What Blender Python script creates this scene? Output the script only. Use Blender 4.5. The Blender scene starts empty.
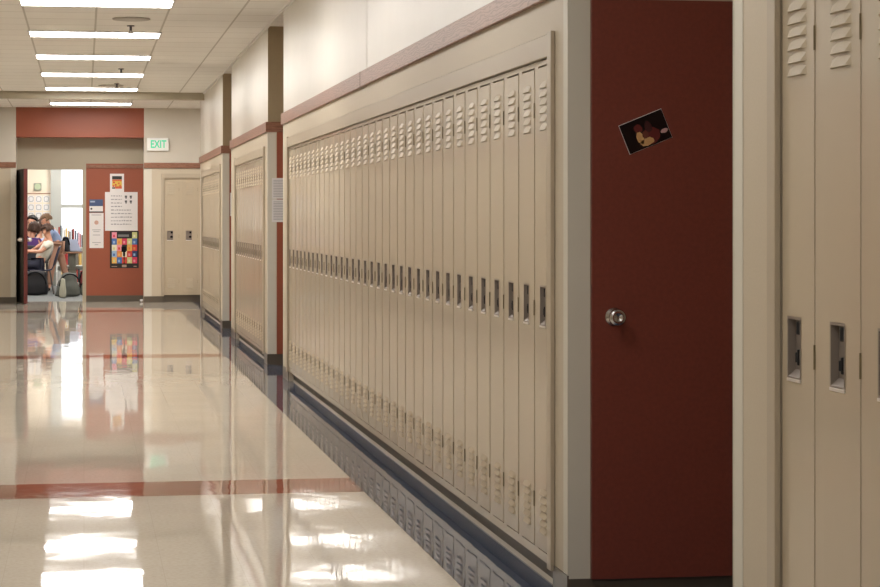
import bpy, bmesh, math, random
from mathutils import Vector, Matrix
random.seed(7)
C = bpy.context.scene.collection
PI = math.pi
XW = 1.70          # corridor face of the right wall
XL = -1.50         # left wall
HC = 3.17          # ceiling height
RZ0, RZ1 = 2.18, 2.275   # timber rail
YE = 35.4          # end wall
YR = 35.9          # back of the entrance recess

# ------------------------------------------------------------------ materials
def srgb(r, g, b):
    f = lambda c: (c/255)/12.92 if c/255 <= .04045 else (((c/255)+.055)/1.055)**2.4
    return (f(r), f(g), f(b), 1)

def mat(name, col, rough=.5, metal=0, spec=.5, coat=0, coat_rough=.05, noise=0, nscale=30, bump=0, bscale=8, bstretch=(1,1,1), emit=None, estr=0, coat_bump=False, rnd=False):
    m = bpy.data.materials.new(name); m.use_nodes = True
    nt = m.node_tree; N = nt.nodes; L = nt.links
    b = N['Principled BSDF']
    b.inputs['Base Color'].default_value = col
    b.inputs['Roughness'].default_value = rough
    b.inputs['Metallic'].default_value = metal
    b.inputs['Specular IOR Level'].default_value = spec
    b.inputs['Coat Weight'].default_value = coat
    b.inputs['Coat Roughness'].default_value = coat_rough
    if emit:
        b.inputs['Emission Color'].default_value = emit
        b.inputs['Emission Strength'].default_value = estr
    tc = N.new('ShaderNodeTexCoord')
    vec = tc.outputs['Object']
    if rnd:
        oi = N.new('ShaderNodeObjectInfo'); mu = N.new('ShaderNodeMath'); mu.operation = 'MULTIPLY'; mu.inputs[1].default_value = 37
        L.new(oi.outputs['Random'], mu.inputs[0])
        va = N.new('ShaderNodeVectorMath'); va.operation = 'ADD'
        L.new(tc.outputs['Object'], va.inputs[0]); L.new(mu.outputs[0], va.inputs[1]); vec = va.outputs[0]
    if noise:
        n = N.new('ShaderNodeTexNoise'); n.inputs['Scale'].default_value = nscale; n.inputs['Detail'].default_value = 4
        L.new(vec, n.inputs['Vector'])
        mr = N.new('ShaderNodeMapRange'); mr.inputs['From Min'].default_value = .3; mr.inputs['From Max'].default_value = .7
        mr.inputs['To Min'].default_value = 1-noise; mr.inputs['To Max'].default_value = 1+noise
        L.new(n.outputs['Fac'], mr.inputs['Value'])
        vm = N.new('ShaderNodeVectorMath'); vm.operation = 'SCALE'; vm.inputs[0].default_value = col[:3]
        L.new(mr.outputs[0], vm.inputs['Scale']); L.new(vm.outputs[0], b.inputs['Base Color'])
    if bump:
        mp = N.new('ShaderNodeMapping'); mp.inputs['Scale'].default_value = bstretch
        L.new(vec, mp.inputs['Vector'])
        n2 = N.new('ShaderNodeTexNoise'); n2.inputs['Scale'].default_value = bscale; n2.inputs['Detail'].default_value = 1.5
        L.new(mp.outputs[0], n2.inputs['Vector'])
        bp = N.new('ShaderNodeBump'); bp.inputs['Distance'].default_value = bump; bp.inputs['Strength'].default_value = 1
        L.new(n2.outputs['Fac'], bp.inputs['Height']); L.new(bp.outputs[0], b.inputs['Normal'])
        if coat: L.new(bp.outputs[0], b.inputs['Coat Normal'])
    return m

M = {}
M['locker'] = mat('locker_paint', (.50,.42,.305,1), .36, spec=.4, coat=.6, coat_rough=.10, bump=.0009, bscale=5.0, bstretch=(1,1,.16), noise=.02, nscale=3, rnd=True)
M['locker_louvre'] = mat('locker_louvre_paint', (.50,.42,.305,1), .45, spec=.4)
M['locker_trim'] = mat('locker_trim_paint', (.46,.39,.295,1), .36, bump=.001, bscale=5, bstretch=(1,.4,1))
M['dark_gap'] = mat('dark_gap', (.05,.04,.03,1), .8)
M['hinge'] = mat('hinge_metal', (.20,.16,.09,1), .5)
M['steel'] = mat('brushed_steel', (.30,.26,.23,1), .4, metal=.6)
M['bright_steel'] = mat('bright_steel', (.85,.82,.80,1), .3, metal=.7)
M['black'] = mat('black_plastic', (.006,.006,.008,1), .65, spec=.12)
M['wall_low'] = mat('wall_vinyl_beige', (.56,.485,.37,1), .45, spec=.4, noise=.03, nscale=160, bump=.0006, bscale=40)
M['wall_up'] = mat('wall_upper_cream', (.61,.57,.495,1), .33, spec=.5, noise=.02, nscale=4, bump=.002, bscale=2.2, bstretch=(1,1,.35))
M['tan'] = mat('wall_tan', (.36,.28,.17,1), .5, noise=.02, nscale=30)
M['guard'] = mat('corner_guard_grey', (.66,.63,.54,1), .45)
M['red'] = mat('brick_red_paint', (.31,.082,.040,1), .42, noise=.05, nscale=60)
M['reddoor'] = mat('dark_red_door', (.19,.042,.026,1), .45, noise=.08, nscale=70)
M['rubber'] = mat('rubber_base_brown', (.11,.092,.07,1), .3)
M['kick'] = mat('toe_kick_brown', (.095,.08,.062,1), .5)
M['cove'] = mat('cove_toe_highlight', (.28,.24,.19,1), .3)  # paler than the kick: the toe's highlight is put into its colour
M['whiteguard'] = mat('pale_guard', (.66,.62,.53,1), .4)
M['lamp'] = mat('lamp_diffuser', (1,1,1,1), .5, emit=(1,.965,.92,1), estr=16)
M['lamp_fill'] = mat('lamp_diffuser_fill', (1,1,1,1), .5, emit=(1,.965,.92,1), estr=9)
M['lamp_mid'] = mat('lamp_diffuser_mid', (1,1,1,1), .5, emit=(1,.965,.92,1), estr=8.5)
M['lampframe'] = mat('lamp_frame_white', (.7,.68,.66,1), .4)
M['paper'] = mat('white_paper', (.78,.76,.76,1), .7)
M['papergrey'] = mat('grey_paper', (.55,.53,.50,1), .7)
M['ink'] = mat('dark_ink', (.10,.10,.11,1), .7)
M['inksoft'] = mat('soft_grey_ink', (.36,.36,.38,1), .7)
M['frame'] = mat('door_frame_greige', (.40,.35,.26,1), .45)
M['white'] = mat('white_plastic', (.86,.86,.83,1), .4)
M['green'] = mat('exit_letters_green', (.03,.55,.30,1), .4, emit=(.05,.75,.45,1), estr=.25)
M['classwall'] = mat('classroom_wall', (.82,.72,.58,1), .6)
M['column'] = mat('grey_column', (.42,.43,.40,1), .6)
M['classfloor'] = mat('classroom_carpet', (.14,.15,.15,1), .8, noise=.15, nscale=50)
M['wood'] = mat('desk_wood', (.33,.17,.10,1), .35, noise=.15, nscale=12)
M['vent_disc'] = mat('ceiling_disc_grey', (.40,.37,.32,1), .5)
M['metal_dark'] = mat('dark_metal', (.12,.12,.13,1), .3, metal=1)
def flat(name, r, g, b, rough=.6, **k):
    return mat(name, srgb(r,g,b), rough, **k)

# knob chrome
M['chrome'] = mat('knob_chrome', (.55,.53,.52,1), .22, metal=1)

# oak rail with grain
def oak():
    m = mat('oak_rail', (.36,.15,.08,1), .38, spec=.45)
    nt = m.node_tree; N = nt.nodes; L = nt.links; b = N['Principled BSDF']
    tc = N.new('ShaderNodeTexCoord'); mp = N.new('ShaderNodeMapping'); mp.inputs['Scale'].default_value = (2.2,2.2,14)
    L.new(tc.outputs['Object'], mp.inputs['Vector'])
    w = N.new('ShaderNodeTexWave'); w.bands_direction = 'Z'; w.inputs['Scale'].default_value = 1.6; w.inputs['Distortion'].default_value = 14; w.inputs['Detail'].default_value = 3; w.inputs['Detail Scale'].default_value = 1.4
    L.new(mp.outputs[0], w.inputs['Vector'])
    r = N.new('ShaderNodeValToRGB'); e = r.color_ramp.elements
    e[0].position = .15; e[0].color = (.20,.085,.048,1); e[1].position = .6; e[1].color = (.31,.15,.095,1)
    L.new(w.outputs['Fac'], r.inputs[0]); L.new(r.outputs[0], b.inputs['Base Color'])
    return m
M['oak'] = oak()

# waxed floor: three tile colours sharing a wavy polish
def floor_mat(name, base, speck, rough=.035):
    m = bpy.data.materials.new(name); m.use_nodes = True
    nt = m.node_tree; N = nt.nodes; L = nt.links; b = N['Principled BSDF']
    tc = N.new('ShaderNodeTexCoord')
    n = N.new('ShaderNodeTexNoise'); n.inputs['Scale'].default_value = 55; n.inputs['Detail'].default_value = 3
    L.new(tc.outputs['Object'], n.inputs['Vector'])
    r = N.new('ShaderNodeValToRGB'); e = r.color_ramp.elements
    e[0].position = .35; e[0].color = speck; e[1].position = .58; e[1].color = base
    L.new(n.outputs['Fac'], r.inputs[0])
    # tile to tile tone
    br = N.new('ShaderNodeTexBrick'); br.offset = 0; br.inputs['Scale'].default_value = 1
    br.inputs['Brick Width'].default_value = .305; br.inputs['Row Height'].default_value = .305; br.inputs['Mortar Size'].default_value = .0012
    br.inputs['Color1'].default_value = (1,1,1,1); br.inputs['Color2'].default_value = (.965,.965,.965,1); br.inputs['Mortar'].default_value = (.88,.87,.86,1)
    L.new(tc.outputs['Object'], br.inputs['Vector'])
    mx = N.new('ShaderNodeMix'); mx.data_type = 'RGBA'; mx.blend_type = 'MULTIPLY'; mx.inputs[0].default_value = 1
    L.new(r.outputs[0], mx.inputs[6]); L.new(br.outputs['Color'], mx.inputs[7]); L.new(mx.outputs[2], b.inputs['Base Color'])
    b.inputs['Roughness'].default_value = rough; b.inputs['IOR'].default_value = 1.5
    n2 = N.new('ShaderNodeTexNoise'); n2.inputs['Scale'].default_value = 2.6; n2.inputs['Detail'].default_value = 2
    mp = N.new('ShaderNodeMapping'); mp.inputs['Scale'].default_value = (1.6,.7,1)
    L.new(tc.outputs['Object'], mp.inputs['Vector']); L.new(mp.outputs[0], n2.inputs['Vector'])
    bp = N.new('ShaderNodeBump'); bp.inputs['Strength'].default_value = 1; bp.inputs['Distance'].default_value = .0012
    L.new(n2.outputs['Fac'], bp.inputs['Height']); L.new(bp.outputs[0], b.inputs['Normal'])
    return m
M['f_beige'] = floor_mat('floor_tile_beige', (.74,.68,.59,1), (.68,.62,.53,1))
M['f_blue'] = floor_mat('floor_tile_slate', (.065,.088,.145,1), (.10,.12,.17,1))
M['f_red'] = floor_mat('floor_tile_red', (.40,.16,.11,1), (.34,.13,.09,1))

# ceiling tiles with T bars
def ceil_mat():
    m = bpy.data.materials.new('ceiling_tile'); m.use_nodes = True
    nt = m.node_tree; N = nt.nodes; L = nt.links; b = N['Principled BSDF']
    tc = N.new('ShaderNodeTexCoord'); mp = N.new('ShaderNodeMapping'); mp.inputs['Location'].default_value = (-.105+.95+.62*20, -18.45+16.25+.61*60, 0)
    L.new(tc.outputs['Object'], mp.inputs['Vector'])
    br = N.new('ShaderNodeTexBrick'); br.offset = 0; br.inputs['Scale'].default_value = 1
    br.inputs['Brick Width'].default_value = .62; br.inputs['Row Height'].default_value = .61; br.inputs['Mortar Size'].default_value = .009; br.inputs['Mortar Smooth'].default_value = 0
    br.inputs['Color1'].default_value = (.82,.80,.75,1); br.inputs['Color2'].default_value = (.79,.77,.72,1); br.inputs['Mortar'].default_value = (.52,.49,.43,1)
    L.new(mp.outputs[0], br.inputs['Vector'])
    n = N.new('ShaderNodeTexNoise'); n.inputs['Scale'].default_value = 120
    L.new(tc.outputs['Object'], n.inputs['Vector'])
    mr = N.new('ShaderNodeMapRange'); mr.inputs['To Min'].default_value = .9; mr.inputs['To Max'].default_value = 1.1
    L.new(n.outputs['Fac'], mr.inputs['Value'])
    vm = N.new('ShaderNodeVectorMath'); vm.operation = 'SCALE'
    L.new(br.outputs['Color'], vm.inputs[0]); L.new(mr.outputs[0], vm.inputs['Scale']); L.new(vm.outputs[0], b.inputs['Base Color'])
    b.inputs['Roughness'].default_value = .8
    return m
M['ceiling'] = ceil_mat()

# ------------------------------------------------------------------ mesh helpers
def box(bm, x0, x1, y0, y1, z0, z1, mi=0):
    vs = [bm.verts.new((x, y, z)) for x in (x0, x1) for y in (y0, y1) for z in (z0, z1)]
    for f in ((0,1,3,2),(4,6,7,5),(0,4,5,1),(2,3,7,6),(0,2,6,4),(1,5,7,3)):
        bm.faces.new([vs[i] for i in f]).material_index = mi
    return vs

def cyl(bm, p0, p1, r0, r1=None, n=12, mi=0):
    if r1 is None: r1 = r0
    p0, p1 = Vector(p0), Vector(p1); d = (p1-p0).normalized()
    a = d.orthogonal().normalized(); b = d.cross(a)
    R = [[bm.verts.new(p + (a*math.cos(2*PI*k/n) + b*math.sin(2*PI*k/n))*r) for k in range(n)] for p, r in ((p0, r0), (p1, r1))]
    for k in range(n):
        bm.faces.new((R[0][k], R[0][(k+1) % n], R[1][(k+1) % n], R[1][k])).material_index = mi
    bm.faces.new(R[0][::-1]).material_index = mi; bm.faces.new(R[1]).material_index = mi

def lathe(bm, prof, origin, axis, n=24):
    """prof: (radius, height along axis)"""
    o = Vector(origin); d = Vector(axis).normalized(); a = d.orthogonal().normalized(); b = d.cross(a)
    rings = [[bm.verts.new(o + d*h + (a*math.cos(2*PI*k/n)+b*math.sin(2*PI*k/n))*r) for k in range(n)] for r, h in prof]
    for i in range(len(rings)-1):
        for k in range(n):
            bm.faces.new((rings[i][k], rings[i][(k+1) % n], rings[i+1][(k+1) % n], rings[i+1][k]))
    bm.faces.new(rings[0][::-1]); bm.faces.new(rings[-1])

def obj(name, bm, mats, parent=None, smooth=False, bevel=0, loc=None):
    bmesh.ops.recalc_face_normals(bm, faces=bm.faces)
    me = bpy.data.meshes.new(name); bm.to_mesh(me); bm.free()
    if not isinstance(mats, (list, tuple)): mats = [mats]
    for m in mats: me.materials.append(M[m] if isinstance(m, str) else m)
    if smooth:
        for p in me.polygons: p.use_smooth = True
    o = bpy.data.objects.new(name, me); C.objects.link(o)
    if bevel:
        md = o.modifiers.new('bevel', 'BEVEL'); md.width = bevel; md.segments = 2; md.limit_method = 'ANGLE'
    if parent: o.parent = parent
    if loc: o.location = loc
    return o

def bx(name, x0, x1, y0, y1, z0, z1, m, parent=None, bevel=0):
    bm = bmesh.new()
    if parent is None:
        cx, cy = (x0+x1)/2, (y0+y1)/2
        box(bm, x0-cx, x1-cx, y0-cy, y1-cy, 0, z1-z0); o = obj(name, bm, m, None, bevel=bevel, loc=(cx, cy, z0))
    else:
        box(bm, x0, x1, y0, y1, z0, z1); o = obj(name, bm, m, parent, bevel=bevel)
    return o

def struct(o):
    o['kind'] = 'structure'; return o
def sbox(name, *a, **k): return struct(bx(name, *a, **k))

def thing(name, label, cat, loc=(0,0,0), rz=0, group=None):
    o = bpy.data.objects.new(name, None); C.objects.link(o); o.empty_display_size = .1
    o.location = loc; o.rotation_euler = (0,0,rz)
    return tag(o, label, cat, group)
def tag(o, label, cat, group=None):
    o['label'] = label; o['category'] = cat
    if group: o['group'] = group
    return o
def dup(root, loc, rz=None, label=None, group=None):
    r = root.copy(); C.objects.link(r); r.location = loc
    if rz is not None: r.rotation_euler = (0,0,rz)
    if label: r['label'] = label
    if group: r['group'] = group
    for ch in list(root.children):
        c = ch.copy(); C.objects.link(c); c.parent = r
        for g in ch.children:
            d = g.copy(); C.objects.link(d); d.parent = c
    return r
ORD = 'first second third fourth fifth sixth seventh eighth ninth tenth eleventh twelfth thirteenth fourteenth fifteenth sixteenth seventeenth eighteenth nineteenth twentieth'.split()
def ordinal(k):
    if k < 20: return ORD[k]
    t = {2: 'twenty', 3: 'thirty'}[(k+1)//10]; u = (k+1) % 10
    return {2: 'twentieth', 3: 'thirtieth'}[(k+1)//10] if u == 0 else t + '-' + ORD[u-1]

# ------------------------------------------------------------------ floor
bm = bmesh.new()
xs = [-3.0, XL+.18, 1.386, 1.75, 3.6]
ys = [-3.0, .10, .68, 10.70, 11.28, 21.30, 21.87, 31.90, 32.45, YR+.12]
for i in range(len(xs)-1):
    for j in range(len(ys)-1):
        a, b, c, d = xs[i], xs[i+1], ys[j], ys[j+1]
        far = c >= 32.4
        if i == 1: mi = 2 if j % 2 == 1 else 0
        elif i == 2: mi = 0 if far else 1
        else: mi = 1
        if i == 0 and far: mi = 0
        bm.faces.new([bm.verts.new(p) for p in ((a,c,0),(b,c,0),(b,d,0),(a,d,0))]).material_index = mi
fl = struct(obj('floor', bm, ['f_beige','f_blue','f_red']))

# ------------------------------------------------------------------ ceiling, beam, left wall, closing walls
sbox('ceiling', XL-.2, 3.6, -3.0, YE+.1, HC, HC+.1, 'ceiling')
sbox('ceiling_beam', XL, 3.5, 30.92, 31.04, HC-.105, HC, 'frame')
sbox('wall_left', XL-.15, XL, -3.0, 12.0, 0, RZ0, 'wall_low')
sbox('wall_left', XL-.15, XL, 13.6, YE, 0, RZ0, 'wall_low')
sbox('wall_left', XL-.15, XL, 12.0, 13.6, 0, RZ0, 'red')
sbox('wall_left', XL-.15, XL, -3.0, YE, RZ0, HC, 'wall_up')
sbox('trim_1', XL, XL+.02, -3.0, YE, RZ0, RZ1, 'oak')
sbox('baseboard_left', XL, XL+.008, -3.0, YE, 0, .10, 'rubber')
sbox('wall_back', XL-.15, 3.6, -3.15, -3.0, 0, HC, 'wall_low')
sbox('wall_cross', 3.5, 3.62, 31.95, YE, 0, HC, 'wall_low')

# ------------------------------------------------------------------ right wall segments
trim_n = [2]
def nt():
    trim_n[0] += 1; return 'trim_%d' % (trim_n[0]-1)

def wall_segment(a, b, n0, n1, ztop=2.0, guard_near=True, guard_far=True):
    """solid block X 1.70..3.0 from Y=a to b with a niche n0..n1 for the lockers"""
    XB = 3.0
    bm = bmesh.new()
    box(bm, XW, XB, a, n0, 0, RZ0); box(bm, XW, XB, n1, b, 0, RZ0)
    box(bm, XW, XB, n0, n1, ztop, RZ0); box(bm, XW+.36, XB, n0, n1, 0, ztop)
    struct(obj('wall_right', bm, 'wall_low'))
    sbox('wall_right', XW, XB, a, b, RZ0, HC, 'wall_up')
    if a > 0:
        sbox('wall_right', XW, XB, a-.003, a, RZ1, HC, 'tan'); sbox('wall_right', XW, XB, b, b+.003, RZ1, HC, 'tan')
    # rail along the corridor face and round both returns
    bm = bmesh.new()
    box(bm, XW-.022, XW, a-.022, b+.022, RZ0, RZ1)
    box(bm, XW, XB, a-.022, a, RZ0, RZ1); box(bm, XW, XB, b, b+.022, RZ0, RZ1)
    struct(obj(nt(), bm, 'oak', bevel=.003))
    # base
    for (p, q) in ((a, n0), (n1, b)):
        sbox('baseboard_right', XW-.006, XW, p-(.006 if p == a else 0), q+(.006 if q == b else 0), 0, .10, 'rubber')
    sbox('baseboard_right', XW, XB, a-.006, a, 0, .088 if a < 8 else .10, 'rubber')
    sbox('baseboard_right', XW, XB, b, b+.006, 0, .10, 'rubber')
    # locker plinth (toe kick)
    sbox('baseboard_right', XW+.042, XW+.34, n0, n1, 0, .082, 'kick')
    bm = bmesh.new(); v = [bm.verts.new(p) for y in (n0, n1) for p in ((XW+.042,y,.014),(XW+.034,y,.004),(XW+.032,y,0),(XW+.042,y,0))]
    for i in range(4): bm.faces.new((v[i], v[(i+1)%4], v[4+(i+1)%4], v[4+i]))
    struct(obj('baseboard_right', bm, 'cove'))
    # corner guards
    g = .075
    for (on, yy, s) in ((guard_near, a, 1), (guard_far, b, -1)):
        if not on: continue
        bm = bmesh.new(); z0 = .088 if a < 8 and s == 1 else .10
        y0, y1 = sorted((yy, yy+s*g))
        box(bm, XW-.0018, XW-.0001, y0, y1, z0, RZ0)
        y0, y1 = sorted((yy-s*.004, yy))
        box(bm, XW-.004, XW+g+.004, y0, y1, z0, RZ0)
        struct(obj(nt(), bm, 'guard'))
    # red panels on both returns
    for (yy, s) in ((a, -1), (b, 1)):
        if a == 7.47 and s == -1: continue
        y0, y1 = sorted((yy, yy+s*.012))
        sbox('wall_panel', XW+.083, XB, y0, y1, .088 if a < 8 and s == -1 else .10, RZ0, 'red')

PITCH = .3045
def bank_extent(first_center, n):   # centres are door centres; near edge / far edge of units
    return first_center-.182, first_center-.182+PITCH*n

SEG = [  # near corner, far corner, door centre of nearest locker, number of lockers
    (-3.0, 5.49, 4.985-PITCH*4, 5),
    (7.47, 18.54, 7.885, 34),
    (20.13, 25.17, 20.665, 13),
    (26.78, 31.95, 27.37, 14)]
for (a, b, c0, n) in SEG:
    n0, n1 = bank_extent(c0, n)
    wall_segment(a, b, n0-.004, n1+.004, guard_near=a > 0)
# seam lines in upper wall of the long segment: thin reveal strips
for yy in (12.99,):
    sbox(nt(), XW-.0015, XW, yy-.004, yy+.004, RZ1, HC, 'guard')
sbox(nt(), XW-.0235, XW-.0215, 13.15-.004, 13.15+.004, RZ0, RZ1, 'dark_gap')
# alcove back walls, heads stay open to the ceiling
for (p, q) in ((5.49, 7.47), (18.54, 20.13), (25.17, 26.78)):
    sbox('wall_alcove', 3.0, 3.12, p, q, 0, HC, 'wall_low')
sbox('wall_alcove', 3.0, 3.6, 31.83, 31.95, 0, HC, 'wall_low')
# ceiling angle along the wall
sbox(nt(), XW-.02, XW, -3.0, 31.95, HC-.02, HC, 'lampframe')

# ------------------------------------------------------------------ lockers
LZ = 1.883   # unit height above its plinth
def louvre(bm, cx, zb, w=.138, h=.027, p=.0095):
    A = [(-w/2, 0, 0), (w/2, 0, 0), (w/2-.022, -p, .001), (-w/2+.022, -p, .001),
         (-w/2+.010, 0, h*.72), (-w*.10, -.001, h), (w*.16, -.001, h), (w/2-.004, 0, h*.80)]
    v = [bm.verts.new((cx+x, y, zb+z)) for x, y, z in A]
    for f in ((0,1,2,3), (3,2,6,5), (0,3,4), (3,5,4), (1,7,2), (2,7,6)):
        bm.faces.new([v[i] for i in f]).material_index = 1

def make_locker():
    t = thing('locker', 'x', 'locker')
    w = PITCH-.0003
    # body: shell plus face frame; unit spans x from -.182.. .1225 mirrored so that the hinge stile is on the right
    bm = bmesh.new()
    xl, xr = -.1222, -.1222+w
    box(bm, xl, xr, .022, .33, 0, LZ)
    box(bm, xl, -.1195, .002, .022, 0, LZ); box(bm, .1195, xr, .002, .022, 0, LZ)
    box(bm, -.1195, .1195, .002, .022, 0, .034); box(bm, -.1195, .1195, .002, .022, 1.864, LZ)
    obj('body', bm, 'locker', t)
    # door with hole for the latch pocket, louvres pressed in it
    bm = bmesh.new()
    x0, x1, z0, z1 = -.1187, .1187, .0385, 1.856
    hx0, hx1, hz0, hz1 = -.071, .021, .885, 1.031
    X = [x0, hx0, hx1, x1]; Z = [z0, hz0, hz1, z1]
    G = [[bm.verts.new((x, 0, z)) for z in Z] for x in X]
    for i in range(3):
        for j in range(3):
            if i == 1 and j == 1: continue
            bm.faces.new((G[i][j], G[i+1][j], G[i+1][j+1], G[i][j+1]))
    B = [[bm.verts.new((x, .018, z)) for z in (z0, z1)] for x in (x0, x1)]
    bm.faces.new((G[0][0], G[0][1], G[0][2], G[0][3], B[0][1], B[0][0]))
    bm.faces.new((G[3][0], G[3][1], G[3][2], G[3][3], B[1][1], B[1][0]))
    bm.faces.new((G[0][0], G[1][0], G[2][0], G[3][0], B[1][0], B[0][0]))
    bm.faces.new((G[0][3], G[1][3], G[2][3], G[3][3], B[1][1], B[0][1]))
    bmesh.ops.recalc_face_normals(bm, faces=bm.faces)
    for k in range(6):
        louvre(bm, -.004, 1.618+k*.0315); louvre(bm, -.004, .105+k*.0285, h=.023, p=.0095)
    me = bpy.data.meshes.new('door'); bm.to_mesh(me); bm.free(); me.materials.append(M['locker']); me.materials.append(M['locker_louvre'])
    d = bpy.data.objects.new('door', me); C.objects.link(d); d.parent = t
    # pocket
    bm = bmesh.new(); e = .004
    D = .017
    v = lambda x, y, z: bm.verts.new((x, y, z))
    f0 = [v(hx0-e, -.0015, hz0-e), v(hx1+e, -.0015, hz0-e), v(hx1+e, -.0015, hz1+e), v(hx0-e, -.0015, hz1+e)]
    f1 = [v(hx0+.003, -.0015, hz0+.003), v(hx1-.003, -.0015, hz0+.003), v(hx1-.003, -.0015, hz1-.003), v(hx0+.003, -.0015, hz1-.003)]
    f2 = [v(hx0+.006, D, hz0+.020), v(hx1-.006, D, hz0+.020), v(hx1-.006, D, hz1-.006), v(hx0+.006, D, hz1-.006)]
    for i in range(4):
        j = (i+1) % 4
        bm.faces.new((f0[i], f0[j], f1[j], f1[i])); bm.faces.new((f1[i], f1[j], f2[j], f2[i]))
    bm.faces.new(f2)
    h = obj('latch_pocket', bm, 'steel', t)
    bm = bmesh.new(); box(bm, -.014, .0175, .0005, .016, .992, 1.024)
    obj('lift_handle', bm, 'black', t, bevel=.002)
    bm = bmesh.new(); box(bm, -.022, .0175, .0005, .016, .924, .948); box(bm, -.004, .008, -.0014, .010, .918, .956)
    obj('padlock_hasp', bm, 'black', t, bevel=.002)
    bm = bmesh.new(); box(bm, hx0-.003, hx1+.003, -.0035, .002, hz0-.009, hz0-.001)
    obj('pocket_lip', bm, 'bright_steel', t, bevel=.001)
    for z in (1.70, .945, .215):
        bm = bmesh.new(); box(bm, .1180, .1212, -.0025, .006, z-.029, z+.029)
        obj('hinge', bm, 'hinge', t)
    return t

proto = make_locker(); used = [False]
def place_locker(loc, rz, label, group):
    if not used[0]:
        used[0] = True
        proto.location = loc; proto.rotation_euler = (0,0,rz); proto['label'] = label; proto['group'] = group
        return proto
    return dup(proto, loc, rz, label, group)

def surround(name_label, n0, n1):
    """painted metal trim round a bank: top fascia, side trims, bottom lip"""
    t = thing('locker_trim', name_label, 'locker trim', (XW, (n0+n1)/2, .082), 0)
    h = (n1-n0)/2
    bm = bmesh.new()
    v = [bm.verts.new(p) for y in (-h+.005, h-.005) for p in ((-.004,y,1.886),(-.013,y,1.888),(-.0145,y,1.966),(-.001,y,1.973),(-.001,y,1.886))]
    for i in range(5):
        j = (i+1) % 5; bm.faces.new((v[i], v[j], v[5+j], v[5+i]))
    bm.faces.new(v[:5]); bm.faces.new(v[5:])
    obj('fascia', bm, 'locker_trim', t)
    bm = bmesh.new(); box(bm, -.017, -.001, -h-.014, -h+.052, -.002, 1.975); obj('side_trim', bm, 'locker_trim', t, bevel=.002)
    bm = bmesh.new(); box(bm, -.017, -.001, h-.002, h+.060, -.002, 1.975); obj('side_trim', bm, 'locker_trim', t, bevel=.002)
    return t

names = ['the nearest bank', 'the long middle bank', 'the bank behind the long one', 'the farthest bank']
groups = ['lockers of the nearest bank', 'lockers of the long bank', 'lockers of the second bank along', 'lockers of the farthest right bank']
tails = ['beside the dark alcove', 'with the tall oak rail above', 'just past the posted sheets', 'next to the end wall']
for si, (a, b, c0, n) in enumerate(SEG):
    n0, n1 = bank_extent(c0, n)
    for k in range(n):
        y = c0 + PITCH*k
        if si == 0:
            lab = 'tall beige metal locker in %s, %s from the dark alcove' % (names[0], ordinal(n-1-k))
        else:
            lab = 'tall beige locker in %s, %s from its near end' % (names[si], ordinal(k))
        place_locker((XW+.002, y, .097 if si == 0 else .083), -PI/2, lab, groups[si])
    surround(['beige metal trim framing the nearest locker bank at the right edge', 'beige metal trim framing the long middle locker bank', 'beige metal trim framing the second locker bank along', 'beige metal trim framing the farthest right wall locker bank'][si], n0, n1)

# ------------------------------------------------------------------ near alcove: red door with knob, snapshot
rd = sbox('door_1', XW+.080, 2.76, 7.445, 7.469, .088, 2.15, 'reddoor')
bm = bmesh.new()
lathe(bm, [(.012,0),(.033,0),(.033,.004),(.016,.008),(.014,.028),(.022,.034),(.030,.044),(.031,.054),(.026,.062),(.014,.064),(.012,.060)], (0,0,0), (0,-1,0))
kn = obj('door_knob', bm, 'chrome', None, smooth=True)
kn.parent = rd; kn.location = (1.862-(XW+.083+2.76)/2, -.012, 1.02-.088)
sbox('wall_panel', 2.76, 3.0, 7.458, 7.469, .088, RZ0, 'red')

def quadpoly(name, pts, m, parent, y):
    bm = bmesh.new(); f = [bm.verts.new((x, y, z)) for x, z in pts]; bm.faces.new(f)
    r = bmesh.ops.extrude_face_region(bm, geom=list(bm.faces))
    bmesh.ops.translate(bm, vec=(0, .0004, 0), verts=[g for g in r['geom'] if isinstance(g, bmesh.types.BMVert)])
    return obj(name, bm, m, parent)
def ell(cx, cz, rx, rz, n=18, wob=.12, seed=0):
    R = random.Random(seed); return [(cx+rx*math.cos(2*PI*k/n)*(1+R.uniform(-wob,wob)), cz+rz*math.sin(2*PI*k/n)*(1+R.uniform(-wob,wob))) for k in range(n)]
ph = thing('photo_print', 'small dark snapshot with a red and yellow figure, taped tilted to the dark red door', 'photo', (1.975, 7.4435, 1.680))
ang = math.radians(22)
ph.rotation_euler = (0, -ang, 0)
W2, H2 = .0845, .0555
quadpoly('print_sheet', [(-W2,-H2),(W2,-H2),(W2,H2),(-W2,H2)], 'paper', ph, 0)
quadpoly('dark_picture', [(-W2+.0015,-H2+.001),(W2-.001,-H2+.001),(W2-.001,H2-.002),(-W2+.0015,H2-.002)], flat('photo_black', 14,8,10,.3), ph, -.0008)
cred, cyel, cpink = flat('photo_red',95,22,18), flat('photo_ochre',205,160,105), flat('photo_pink',190,150,150)
def blob(nm, m, cx, cz, rx, rz, lay, seed):
    quadpoly(nm, ell(cx, cz, rx, rz, seed=seed), m, ph, -.0010-.0003*lay)
blob('figure_body', cred, .010,-.022,.040,.030, 0, 1)
blob('figure_head', cred, -.022,.018,.015,.017, 0, 2)
blob('figure_arm', cyel, -.026,-.014,.013,.022, 1, 3)
blob('figure_lap', cyel, -.006,-.036,.026,.014, 1, 4)
blob('figure_chest', flat('photo_brown',100,45,30), -.005,-.010,.012,.013, 2, 5)
blob('figure_hood', flat('photo_dark_red',60,14,14), .016,.012,.013,.020, 1, 6)
blob('figure_highlight', cpink, .066,-.022,.014,.008, 1, 7)

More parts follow.
